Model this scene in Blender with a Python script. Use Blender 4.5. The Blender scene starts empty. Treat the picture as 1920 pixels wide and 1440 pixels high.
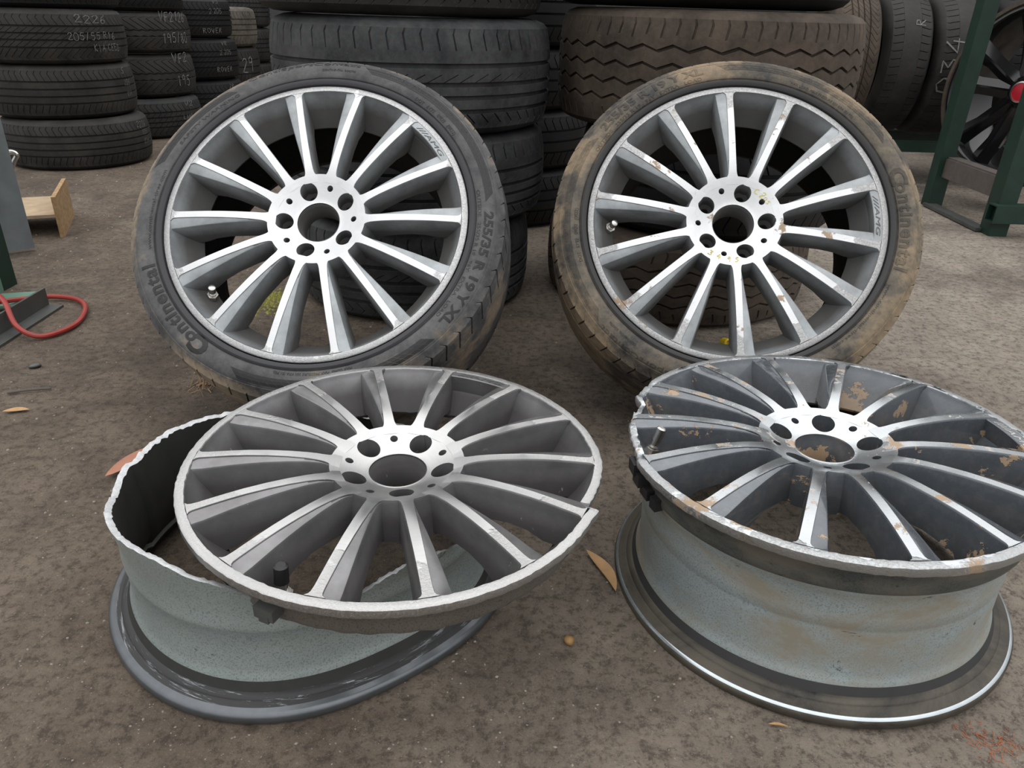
import bpy, bmesh, math, random
from mathutils import Vector, Matrix, noise
from mathutils.geometry import delaunay_2d_cdt
S = bpy.context.scene
COL = S.collection
PI = math.pi
D2R = PI / 180
rnd = random.Random(7)

# ------------------------------------------------------------------ camera
cd = bpy.data.cameras.new('camera'); cam = bpy.data.objects.new('camera', cd); COL.objects.link(cam)
_p, _r, _h, _f = 0.4681, 0.0310, 0.7159, 1396.27
FW = Vector((0, math.cos(_p), -math.sin(_p))); UP = Vector((0, math.sin(_p), math.cos(_p))); RT = Vector((1, 0, 0))
R2 = RT * math.cos(_r) + UP * math.sin(_r); U2 = -RT * math.sin(_r) + UP * math.cos(_r)
cam.matrix_world = Matrix(((R2.x, U2.x, -FW.x, 0), (R2.y, U2.y, -FW.y, 0), (R2.z, U2.z, -FW.z, _h), (0, 0, 0, 1)))
cd.sensor_width = 36; cd.lens = _f / 1920 * 36; cd.clip_start = 0.02
S.camera = cam

# ------------------------------------------------------------------ sky, lights, exposure
w = bpy.data.worlds.new('overcast'); S.world = w; w.use_nodes = True
nt = w.node_tree; nt.nodes.clear()
_o = nt.nodes.new('ShaderNodeOutputWorld'); _b = nt.nodes.new('ShaderNodeBackground')
_tc = nt.nodes.new('ShaderNodeTexCoord'); _sx = nt.nodes.new('ShaderNodeSeparateXYZ'); _rp = nt.nodes.new('ShaderNodeValToRGB')
nt.links.new(_tc.outputs['Generated'], _sx.inputs[0]); nt.links.new(_sx.outputs['Z'], _rp.inputs[0])
nt.links.new(_rp.outputs[0], _b.inputs[0]); nt.links.new(_b.outputs[0], _o.inputs[0])
_rp.color_ramp.elements[0].position = 0.0; _rp.color_ramp.elements[0].color = (.20, .205, .21, 1)
_e = _rp.color_ramp.elements.new(.5); _e.color = (.72, .73, .74, 1)
_rp.color_ramp.elements[1].position = 1.0; _rp.color_ramp.elements[1].color = (1.0, 1.0, 1.0, 1)
_b.inputs[1].default_value = 1.75
S.view_settings.view_transform = 'Standard'; S.view_settings.look = 'None'
S.view_settings.exposure = 0.32; S.view_settings.gamma = 1.0; S.view_settings.use_curve_mapping = False

# ------------------------------------------------------------------ helpers
def mesh(name, verts, faces, mats=(), mi=None, smooth=35):
    me = bpy.data.meshes.new(name); me.from_pydata([tuple(v) for v in verts], [], faces)
    for m in mats: me.materials.append(m)
    if mi: me.polygons.foreach_set('material_index', mi)
    if smooth is not None:
        me.polygons.foreach_set('use_smooth', [True] * len(me.polygons))
        if smooth < 180: me.set_sharp_from_angle(angle=smooth * D2R)
    me.update(); return me
def put(name, me, parent=None, loc=(0, 0, 0), rot=(0, 0, 0), scale=None):
    o = bpy.data.objects.new(name, me); COL.objects.link(o)
    o.location = loc; o.rotation_euler = rot
    if scale: o.scale = scale
    if parent: o.parent = parent
    return o
def tag(o, label=None, cat=None, group=None, kind=None):
    if label: o['label'] = label
    if cat: o['category'] = cat
    if group: o['group'] = group
    if kind: o['kind'] = kind
    return o
def lerp_tab(tab, x):
    if x <= tab[0][0]: return tab[0][1]
    for (a, va), (b, vb) in zip(tab, tab[1:]):
        if x <= b: return va + (vb - va) * (x - a) / (b - a)
    return tab[-1][1]
class MB:
    def __init__(s): s.v = []; s.f = []; s.m = []
    def add(s, v, f, m=0):
        b = len(s.v); s.v += [tuple(p) for p in v]; s.f += [tuple(i + b for i in q) for q in f]
        s.m += (m if isinstance(m, list) else [m] * len(f))
    def box(s, c, d, m=0, M=None):
        x, y, z = [k / 2 for k in d]; c = Vector(c)
        v = [Vector((a * x, b * y, e * z)) for e in (-1, 1) for b in (-1, 1) for a in (-1, 1)]
        v = [(M @ p if M else p) + c for p in v]
        s.add(v, [(0, 2, 3, 1), (4, 5, 7, 6), (0, 1, 5, 4), (2, 6, 7, 3), (0, 4, 6, 2), (1, 3, 7, 5)], m)
    def prism(s, poly, axis_pts, m=0):   # poly in 2D, extruded through list of frames (origin, X, Y)
        n = len(poly); v = []
        for (o, X, Y) in axis_pts: v += [Vector(o) + Vector(X) * a + Vector(Y) * b for a, b in poly]
        f = []
        for k in range(len(axis_pts) - 1):
            for i in range(n):
                j = (i + 1) % n; f.append((k * n + i, k * n + j, (k + 1) * n + j, (k + 1) * n + i))
        f.append(tuple(reversed(range(n)))); f.append(tuple((len(axis_pts) - 1) * n + i for i in range(n)))
        s.add(v, f, m)
    def tube(s, pts, r, n=10, m=0):
        pts = [Vector(p) for p in pts]; fr = []; up = Vector((0, 0, 1))
        for i, p in enumerate(pts):
            t = (pts[min(i + 1, len(pts) - 1)] - pts[max(i - 1, 0)]).normalized()
            X = t.cross(up if abs(t.z) < .95 else Vector((0, 1, 0))).normalized(); Y = X.cross(t)
            fr.append((p, X, Y))
        s.prism([(r * math.cos(2 * PI * k / n), r * math.sin(2 * PI * k / n)) for k in range(n)], fr, m)
    def lathe(s, prof, n, m=0, closed=False, fn=None, a0=0):   # prof [(r,z)], axis z
        P = len(prof); v = []
        for k in range(n):
            a = a0 + 2 * PI * k / n
            for i, (r, z) in enumerate(prof):
                if fn: r, z = fn(a, i, r, z)
                v.append((r * math.cos(a), r * math.sin(a), z))
        f = []; ms = []
        for k in range(n):
            k2 = (k + 1) % n
            for i in range(P if closed else P - 1):
                j = (i + 1) % P
                f.append((k * P + i, k2 * P + i, k2 * P + j, k * P + j)); ms.append(m[i] if isinstance(m, (list, tuple)) else m)
        s.add(v, f, ms)
    def build(s, name, mats, parent=None, smooth=35, **k):
        return put(name, mesh(name, s.v, s.f, mats if isinstance(mats, (list, tuple)) else [mats], s.m, smooth), parent, **k)

# ------------------------------------------------------------------ materials
class NT:
    def __init__(s, name):
        s.m = bpy.data.materials.new(name); s.m.use_nodes = True; s.t = s.m.node_tree
        s.b = s.t.nodes['Principled BSDF']
    def n(s, typ, **kw):
        x = s.t.nodes.new('ShaderNode' + typ)
        for k, v in kw.items(): setattr(x, k, v)
        return x
    def l(s, a, b): s.t.links.new(a, b)
    def val(s, x, sock):
        if hasattr(x, 'is_linked') or isinstance(x, bpy.types.NodeSocket): s.l(x, sock)
        else: sock.default_value = x
    def math(s, op, a, b=0.0, clamp=False):
        x = s.n('Math', operation=op, use_clamp=clamp); s.val(a, x.inputs[0]); s.val(b, x.inputs[1]); return x.outputs[0]
    def coord(s, root=None):
        x = s.n('TexCoord')
        if root: x.object = root
        return x.outputs['Object']
    def noise(s, vec, scale, detail=4, rough=.55, dist=0):
        x = s.n('TexNoise'); s.l(vec, x.inputs['Vector']); x.inputs['Scale'].default_value = scale
        x.inputs['Detail'].default_value = detail; x.inputs['Roughness'].default_value = rough; x.inputs['Distortion'].default_value = dist
        return x.outputs['Fac']
    def voro(s, vec, scale, feature='F1'):
        x = s.n('TexVoronoi', feature=feature); s.l(vec, x.inputs['Vector']); x.inputs['Scale'].default_value = scale
        return x.outputs['Distance']
    def ramp(s, x, lo, hi):   # 0..1 between lo and hi
        r = s.n('MapRange'); s.val(x, r.inputs[0]); r.inputs[1].default_value = lo; r.inputs[2].default_value = hi; return r.outputs[0]
    def mix(s, f, a, b):
        x = s.n('Mix', data_type='RGBA'); s.val(f, x.inputs[0])
        for v, k in ((a, 6), (b, 7)):
            if isinstance(v, tuple): x.inputs[k].default_value = (*v[:3], 1)
            else: s.l(v, x.inputs[k])
        return x.outputs[2]
    def mixv(s, f, a, b):
        x = s.n('Mix', data_type='FLOAT'); s.val(f, x.inputs[0]); s.val(a, x.inputs[2]); s.val(b, x.inputs[3]); return x.outputs[0]
    def bump(s, h, strength=.3, dist=.002):
        x = s.n('Bump'); x.inputs['Strength'].default_value = strength; x.inputs['Distance'].default_value = dist
        s.l(h, x.inputs['Height']); s.l(x.outputs[0], s.b.inputs['Normal'])
    def scale(s, vec, sc):
        x = s.n('Mapping'); s.l(vec, x.inputs[0]); x.inputs['Scale'].default_value = sc; return x.outputs[0]
    def polar(s, vec):        # (radius, z) of an axis-z coordinate
        sx = s.n('SeparateXYZ'); s.l(vec, sx.inputs[0])
        r = s.math('SQRT', s.math('ADD', s.math('MULTIPLY', sx.outputs[0], sx.outputs[0]), s.math('MULTIPLY', sx.outputs[1], sx.outputs[1])))
        return r, sx.outputs[2]
    def done(s, color=None, rough=None, metal=None, spec=None):
        for k, v in (('Base Color', color), ('Roughness', rough), ('Metallic', metal), ('Specular IOR Level', spec)):
            if v is None: continue
            if isinstance(v, tuple): s.b.inputs[k].default_value = (*v[:3], 1)
            else: s.val(v, s.b.inputs[k])
        return s.m

def simple(name, col, rough=.6, metal=0.0, var=.25, sc=30, bump=.15):
    t = NT(name); c = t.coord(); n = t.noise(c, sc)
    a = tuple(k * (1 - var) for k in col); b = tuple(min(1, k * (1 + var)) for k in col)
    if bump: t.bump(t.noise(c, sc * 4), bump, .001)
    return t.done(t.mix(n, a, b), rough, metal)

def rubber(name, base=(.018, .018, .019), dust=(.12, .105, .09), amt=.35, rough=.62, sc=9):
    t = NT(name); c = t.coord()
    n1 = t.noise(c, sc, 5, .6); n2 = t.noise(c, sc * 9, 4, .7)
    oi = t.n('ObjectInfo').outputs['Random']
    m = t.math('ADD', t.math('MULTIPLY', n1, .75), t.math('MULTIPLY', n2, .35))
    d = t.math('MULTIPLY', t.ramp(m, .42, .78), t.math('ADD', amt, t.math('MULTIPLY', oi, .15)))
    colr = t.mix(t.math('MINIMUM', d, 1.0), base, dust)
    sp = t.ramp(t.noise(c, 160, 2), .72, .80)
    colr = t.mix(t.math('MULTIPLY', sp, .18), colr, (.4, .38, .34))
    t.bump(n2, .25, .0015)
    return t.done(colr, t.mixv(d, rough, .85), 0.0, .35)

def machined(name, root, rash_r=.215, rash=.6, base=(.80, .81, .82), mud=0, rough=.30, rashcol=(.42, .41, .40)):
    t = NT(name); c = t.coord(root); r, z = t.polar(c)
    n1 = t.noise(c, 26, 4, .6); n2 = t.noise(c, 330, 5, .75, .6); n3 = t.noise(c, 90, 4, .7)
    # curb rash towards the outside of the wheel
    e = t.ramp(t.math('ADD', r, t.math('MULTIPLY', t.math('SUBTRACT', n1, .5), .09)), rash_r, rash_r + .006)
    e = t.math('MULTIPLY', e, rash)
    grit = t.ramp(n2, .44, .62)
    sc = t.ramp(t.noise(t.scale(c, (3, 1, 1)), 60, 5, .8, 1.2), .66, .70)     # stray scratches
    f = t.math('MAXIMUM', t.math('MULTIPLY', e, t.math('ADD', .35, t.math('MULTIPLY', grit, .65))), t.math('MULTIPLY', sc, .35))
    col = t.mix(f, base, t.mix(grit, tuple(k * .75 for k in rashcol), rashcol))
    col = t.mix(t.math('MULTIPLY', t.ramp(n3, .45, .75), .18), col, (.45, .47, .49))
    br = t.noise(t.scale(c, (1, 1, .2)), 9, 3, .5)
    col = t.mix(t.math('MULTIPLY', t.ramp(br, .35, .70), .30), col, tuple(k * .62 for k in base))
    sx2 = t.n('SeparateXYZ'); t.l(c, sx2.inputs[0]); an = t.math('ARCTAN2', sx2.outputs[1], sx2.outputs[0]); cb2 = t.n('CombineXYZ'); t.l(t.math('MULTIPLY', r, 900), cb2.inputs[0]); t.l(t.math('MULTIPLY', an, 3), cb2.inputs[1])
    lat = t.noise(cb2.outputs[0], 1.0, 2, .5)
    col = t.mix(t.math('MULTIPLY', t.ramp(lat, .4, .7), .16), col, tuple(k * .55 for k in base))
    ro = t.mixv(f, rough, .62)
    me = t.mixv(f, 1.0, .75)
    if mud:
        mm = t.math('MULTIPLY', t.ramp(t.noise(c, 17, 6, .7, .3), .60 - .1 * mud, .64 - .1 * mud), .9)
        col = t.mix(mm, col, (.36, .25, .155)); ro = t.mixv(mm, ro, .95); me = t.mixv(mm, me, 0.0)
    t.bump(t.math('MULTIPLY', n2, t.math('ADD', e, .04)), .55, .0016)
    tg = t.n('Tangent', direction_type='RADIAL', axis='Z'); t.l(tg.outputs[0], t.b.inputs['Tangent']); t.b.inputs['Anisotropic'].default_value = .75
    return t.done(col, ro, me)

def paint(name, root, base=(.20, .21, .22), rough=.35, metal=.55, mud=0, grime_shade=(.10, .085, .07), grime_shade_amt=.5, scuff=0, coat=0):
    t = NT(name); c = t.coord(root); r, z = t.polar(c)
    n1 = t.noise(c, 14, 5, .65); n2 = t.noise(c, 420, 2); n3 = t.noise(c, 70, 5, .75)
    col = t.mix(t.math('MULTIPLY', t.ramp(n1, .38, .75), grime_shade_amt * .7), base, grime_shade)
    # brake dust with occlusion shade painted in, deep in the wheel
    deep = t.math('MULTIPLY', t.ramp(t.math('ADD', t.math('MULTIPLY', z, -1), t.math('MULTIPLY', n1, .010)), .012, .036), grime_shade_amt)
    col = t.mix(deep, col, grime_shade)
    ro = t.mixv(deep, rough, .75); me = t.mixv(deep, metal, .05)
    if coat: t.b.inputs['Coat Weight'].default_value = coat; t.b.inputs['Coat Roughness'].default_value = .06
    if scuff:
        s_ = t.math('MULTIPLY', t.ramp(t.noise(c, 30, 6, .8, .8), .66, .70), scuff)
        col = t.mix(s_, col, (.55, .55, .55)); ro = t.mixv(s_, ro, .5)
    if mud:
        mm = t.math('MULTIPLY', t.ramp(t.math('ADD', t.noise(c, 13, 6, .68, .3), t.math('MULTIPLY', z, -3.2 * mud)), .625, .640), .95)
        dz = t.math('MULTIPLY', t.ramp(n3, .45, .8), .25)
        col = t.mix(dz, col, (.30, .28, .25)); ro = t.mixv(dz, ro, .7)
        col = t.mix(mm, col, t.mix(n3, (.27, .18, .105), (.42, .30, .19))); ro = t.mixv(mm, ro, .95); me = t.mixv(mm, me, 0.0)
        t.bump(t.math('ADD', t.math('MULTIPLY', mm, 1.0), t.math('MULTIPLY', n3, .15)), .6, .002)
    else:
        t.bump(n2, .06, .0006)
    return t.done(col, ro, me)

def barrel_mat(name, root, base=(.30, .36, .37), mud=0, ro0=.40):
    t = NT(name); c = t.coord(root); r, z = t.polar(c)
    n1 = t.noise(c, 9, 5, .6); n2 = t.noise(c, 520, 2, .6); n3 = t.noise(t.scale(c, (1, 1, 2.2)), 6.5, 6, .68, .6)
    col = t.mix(t.math('MULTIPLY', t.ramp(n2, .5, .66), .7), base, tuple(k * .42 for k in base))
    col = t.mix(t.math('MULTIPLY', t.ramp(n1, .35, .7), .35), col, tuple(k * .6 for k in base))
    ro = ro0
    if mud:
        mm = t.math('MULTIPLY', t.ramp(t.math('ADD', n3, t.math('MULTIPLY', t.math('SUBTRACT', n1, .5), .4)), .36, .60), mud)
        col = t.mix(mm, col, t.mix(n2, (.27, .23, .165), (.40, .35, .27))); ro = t.mixv(mm, .42, .85)
    bl = t.math('MULTIPLY', t.ramp(t.noise(t.scale(c, (1, 1, 2)), 22, 5, .75, .6), .635, .68), .8)
    col = t.mix(bl, col, (.045, .045, .045))
    t.bump(n2, .08, .0006)
    return t.done(col, ro, .5)

def scraped(name, root):     # black tyre-seat rubber with bright scrapes around the bead seat
    t = NT(name); c = t.coord(root); r, z = t.polar(c)
    cb = t.n('CombineXYZ'); t.l(t.math('MULTIPLY', r, 8), cb.inputs[0]); t.l(t.math('MULTIPLY', z, 8), cb.inputs[1])
    sx = t.n('SeparateXYZ'); t.l(c, sx.inputs[0]); an = t.math('ARCTAN2', sx.outputs[1], sx.outputs[0]); t.l(t.math('MULTIPLY', an, .13), cb.inputs[2])
    n = t.noise(cb.outputs[0], 26, 6, .75, .4)
    f = t.ramp(n, .56, .64)
    col = t.mix(f, (.022, .022, .023), (.30, .32, .33))
    t.bump(n, .3, .001)
    return t.done(col, t.mixv(f, .45, .4), t.mixv(f, .1, .8))

M = {}
def floor_mat():
    t = NT('dirty_concrete'); c = t.coord()
    sx = t.n('SeparateXYZ'); t.l(c, sx.inputs[0])
    big = t.noise(c, 1.3, 5, .6, .3); mid = t.noise(c, 8, 7, .72, .25); fine = t.noise(c, 60, 7, .82, .15); grit = t.noise(c, 330, 4, .75)
    # the trodden dirt on the left is browner, the bare concrete on the right and far side greyer
    side = t.ramp(t.math('ADD', t.math('ADD', sx.outputs[0], t.math('MULTIPLY', sx.outputs[1], -.05)), t.math('MULTIPLY', big, 1.2)), .25, 1.5)
    m2 = t.ramp(mid, .22, .78)
    brown = t.mix(m2, (.084, .063, .047), (.225, .178, .136)); grey = t.mix(m2, (.205, .173, .142), (.42, .365, .305))
    col = t.mix(side, brown, grey)
    col = t.mix(t.math('MULTIPLY', t.ramp(t.noise(c, 2.1, 6, .65, .6), .48, .66), .6), col, (.045, .036, .030))       # old oil stains
    col = t.mix(t.math('MULTIPLY', t.ramp(t.noise(c, 3.3, 6, .68, .5), .56, .72), .40), col, (.34, .285, .215))      # dry dust
    col = t.mix(t.math('MULTIPLY', t.ramp(fine, .52, .40), .62), col, (.030, .024, .019))
    col = t.mix(t.math('MULTIPLY', t.ramp(fine, .60, .74), .35), col, (.40, .35, .29))
    col = t.mix(t.math('MULTIPLY', t.ramp(grit, .60, .70), .50), col, (.46, .42, .36))
    col = t.mix(t.math('MULTIPLY', t.ramp(grit, .40, .32), .7), col, (.025, .02, .016))
    h = t.math('ADD', t.math('ADD', t.math('MULTIPLY', mid, .7), t.math('MULTIPLY', fine, .8)), t.math('MULTIPLY', grit, .45))
    t.bump(h, .9, .0045)
    return t.done(col, t.mixv(mid, .75, .95), 0.0, .3)

M['floor'] = floor_mat()
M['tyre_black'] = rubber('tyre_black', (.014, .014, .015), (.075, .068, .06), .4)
M['tyre_dusty'] = rubber('tyre_dusty', (.014, .0135, .013), (.070, .060, .053), .5)
M['tyre_grey'] = rubber('tyre_grey', (.018, .019, .021), (.12, .122, .122), .5)
M['tyre_brown'] = rubber('tyre_brown', (.038, .029, .023), (.115, .088, .066), .9, .8, 7)
M['tyre_tan'] = rubber('tyre_tan', (.05, .044, .038), (.22, .19, .15), .9, .8, 7)
M['tyre_shaded'] = rubber('tyre_shaded', (.005, .005, .0055), (.022, .020, .018), .3)  # rubber colour darkened to paint in the deep shade between stacks
M['chalk'] = simple('chalk', (.20, .20, .195), .9, 0, .5, 160, 0)
M['letter'] = simple('letter_rubber', (.007, .007, .0075), .55, 0, .3, 200, .2)
M['green'] = simple('green_paint', (.008, .030, .020), .5, 0, .45, 18)
M['green_light'] = simple('faded_green_paint', (.13, .24, .18), .6, 0, .3, 20)
M['rail_brown'] = simple('rusty_rail', (.10, .085, .075), .7, 0, .4, 30)
M['plate_grey'] = simple('galvanised_plate', (.19, .21, .22), .55, .3, .45, 12)
M['rust'] = simple('rust', (.36, .23, .115), .85, 0, .75, 75, .6)
M['cream_rust'] = simple('cream_paint_rust', (.40, .30, .195), .8, 0, .45, 22, .3)
M['steel_dark'] = simple('dark_steel', (.11, .115, .11), .5, .5, .4, 20)
M['red_hose'] = simple('red_rubber', (.30, .030, .022), .45, 0, .3, 25)
M['gloss_black'] = simple('gloss_black', (.008, .008, .009), .12, 0, .2, 10, 0)
M['red_cap'] = simple('red_cap', (.45, .01, .025), .35, 0, .2, 20, 0)
M['silver'] = simple('silver_plastic', (.50, .50, .50), .4, .3, .15, 20, 0)
M['chrome'] = simple('valve_metal', (.62, .60, .57), .28, 1, .2, 200, 0)
M['black_plastic'] = simple('black_plastic', (.014, .014, .015), .4, 0, .3, 60)
M['fracture'] = simple('broken_aluminium', (.62, .63, .64), .55, .6, .35, 260, .9)
M['yellow'] = simple('yellow_plastic', (.75, .55, .02), .4, 0, .2, 60)
M['yellow_pen'] = simple('yellow_marker', (.62, .53, .10), .7, 0, .2, 100, 0)
M['leaf_pink'] = simple('dry_leaf_pink', (.42, .19, .12), .65, 0, .3, 40)
M['leaf_tan'] = simple('dry_leaf_tan', (.46, .27, .12), .6, 0, .35, 40)
M['seed'] = simple('seed_brown', (.28, .16, .05), .3, 0, .4, 60)
M['moss'] = simple('moss', (.23, .22, .05), .9, 0, .4, 60)
M['mud'] = simple('dried_mud', (.33, .225, .135), .95, 0, .3, 60, .6)
M['grit'] = simple('grit', (.30, .27, .23), .9, 0, .55, 3, .2)
M['wall'] = simple('dark_wall', (.05, .05, .05), .8, 0, .3, 2)

# ------------------------------------------------------------------ text
def text_mesh(body, size=1.0, extrude=.03, offset=0.0, shear=0.0, spacing=1.0):
    cu = bpy.data.curves.new('t', 'FONT'); cu.body = body; cu.size = size; cu.extrude = extrude; cu.offset = offset; cu.shear = shear
    cu.resolution_u = 3; cu.space_character = spacing
    o = bpy.data.objects.new('t', cu); COL.objects.link(o); bpy.context.view_layer.update()
    ev = o.evaluated_get(bpy.context.evaluated_depsgraph_get()); me = ev.to_mesh()
    v = [p.co.copy() for p in me.vertices]; f = [tuple(p.vertices) for p in me.polygons]
    ev.to_mesh_clear(); bpy.data.objects.remove(o); bpy.data.curves.remove(cu)
    bm = bmesh.new(); bv = [bm.verts.new(p) for p in v]
    for q in f:
        try: bm.faces.new([bv[i] for i in q])
        except ValueError: pass
    bmesh.ops.triangulate(bm, faces=bm.faces[:])
    for _ in range(3):
        ed = [e for e in bm.edges if e.calc_length() > .22]
        if ed: bmesh.ops.subdivide_edges(bm, edges=ed, cuts=1, use_grid_fill=False); bmesh.ops.triangulate(bm, faces=[q for q in bm.faces if len(q.verts) > 3])
    bm.verts.index_update(); v = [p.co.copy() for p in bm.verts]; f = [tuple(p.index for p in q.verts) for q in bm.faces]; bm.free()
    x0 = min(p.x for p in v); x1 = max(p.x for p in v)
    for p in v: p.x -= x0
    return v, f, x1 - x0
def arc_text(body, r0, height, a_start, a_end, zf, lift=.0005, thick=.001, offset=0.0, shear=0.0, spacing=1.0):
    """text around the axis, reading clockwise with its top outwards, stretched from a_start to a_end (degrees)"""
    v, f, wd = text_mesh(body, 1.0, .5, offset, shear, spacing)
    out = []
    for p in v:
        a = (a_start + (a_end - a_start) * p.x / wd) * D2R; r = r0 + p.y * height / .7
        out.append((r * math.cos(a), r * math.sin(a), zf(r) + lift + (p.z - .5) * thick))
    return out, f
G_ = {'0': [[(1, 0), (.2, 1.2), (.2, 4.6), (1, 6), (2.6, 6), (3.6, 4.6), (3.5, 1.2), (2.6, 0), (1, 0)]], '1': [[(1, 4.8), (2.2, 6), (2, 0)]], '2': [[(.2, 4.8), (1.2, 6), (2.8, 5.8), (3.2, 4.4), (.2, .2), (3.8, .3)]],
 '3': [[(.3, 5.8), (3.2, 5.8), (1.6, 3.6), (3.3, 2.4), (2.8, .3), (.3, .2)]], '4': [[(2.6, 6), (.2, 2.2), (3.8, 2.4)], [(2.9, 4), (2.7, 0)]], '5': [[(3.5, 6), (.6, 5.8), (.4, 3.4), (2.8, 3.5), (3.4, 1.6), (2.2, 0), (.2, .3)]],
 '6': [[(3, 6), (.8, 4), (.3, 1.4), (1.4, 0), (3.1, .5), (3.2, 2.2), (1.8, 2.9), (.5, 1.8)]], '8': [[(1.8, 3.2), (.4, 4.8), (1.8, 6), (3.2, 4.8), (.4, 1.4), (1.8, 0), (3.4, 1.4), (1.8, 3.2)]], '9': [[(3.2, 4.4), (2, 6), (.4, 5), (.8, 3.3), (2.8, 3.6), (3.2, 5.2), (2.8, 0)]],
 'R': [[(.4, 0), (.5, 6), (2.8, 5.6), (2.9, 3.8), (.6, 3.2), (3.5, 0)]], 'K': [[(.4, 6), (.4, 0)], [(3.4, 6), (.5, 2.8), (3.5, 0)]], 'I': [[(1.8, 6), (1.7, 0)]], 'A': [[(0, 0), (1.8, 6), (3.6, 0)], [(.8, 2.2), (3, 2.4)]],
 'C': [[(3.4, 5), (2, 6), (.5, 4.4), (.4, 1.6), (1.8, 0), (3.5, .9)]], 'E': [[(3.4, 6), (.4, 5.9), (.4, .1), (3.5, .2)], [(.4, 3.1), (2.8, 3.2)]], 'D': [[(.4, 0), (.4, 6), (2.4, 5.6), (3.5, 3.2), (2.4, .5), (.4, 0)]],
 'V': [[(.2, 6), (1.7, 0), (3.6, 6)]], 'F': [[(3.4, 6), (.5, 5.8), (.4, 0)], [(.5, 3.1), (2.7, 3.2)]], 'L': [[(.4, 6), (.4, .1), (3.4, .2)]], 'N': [[(.3, 0), (.4, 6), (3.2, 0), (3.4, 6)]], 'S': [[(3.3, 5.2), (1.8, 6), (.5, 4.6), (3.2, 1.8), (2, 0), (.3, .7)]],
 'O': [[(1.8, 0), (.2, 2), (.5, 5), (2, 6), (3.5, 4.4), (3.3, 1.4), (1.8, 0)]], 'Z': [[(.3, 6), (3.5, 5.8), (.3, .2), (3.6, .3)]], '/': [[(.6, -.3), (2.6, 6.2)]], ' ': []}
def strokes(body, wid, seed=0):
    """hand-written figures as flat strokes; returns verts (x,y), faces, width"""
    q = random.Random(body + str(seed)); v = []; f = []; x = 0
    for ch in body:
        sl = q.uniform(-.05, .12); dy = q.uniform(-.5, .5)
        for st in G_[ch]:
            pts = [Vector((x + a + sl * b + q.uniform(-.18, .18), b + dy + q.uniform(-.2, .2))) for a, b in st]
            fine = []
            for a, b in zip(pts, pts[1:]): fine += [a.lerp(b, k / 3) for k in range(3)]
            fine.append(pts[-1]); b0 = len(v)
            for i, p in enumerate(fine):
                t = (fine[min(i + 1, len(fine) - 1)] - fine[max(i - 1, 0)]).normalized(); nn = Vector((-t.y, t.x)) * wid * q.uniform(.55, 1.15) / 2
                v += [p + nn, p - nn]
            f += [(b0 + 2 * i, b0 + 2 * i + 1, b0 + 2 * i + 3, b0 + 2 * i + 2) for i in range(len(fine) - 1)]
        x += 4.9 if ch != ' ' else 2.5
    return v, f, x
def tread_text(body, R, z0, height, a_mid, arc, wid=.5, lift=.0014):
    """chalk on the tread of a tyre lying flat (axis z): a_mid, arc in degrees"""
    v, f, wd = strokes(body, wid)
    out = []
    for p in v:
        a = (a_mid + arc * (p.x / wd - .5)) * D2R; r = R + lift
        out.append((r * math.cos(a), r * math.sin(a), z0 + p.y * height / 6))
    return out, f

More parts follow.
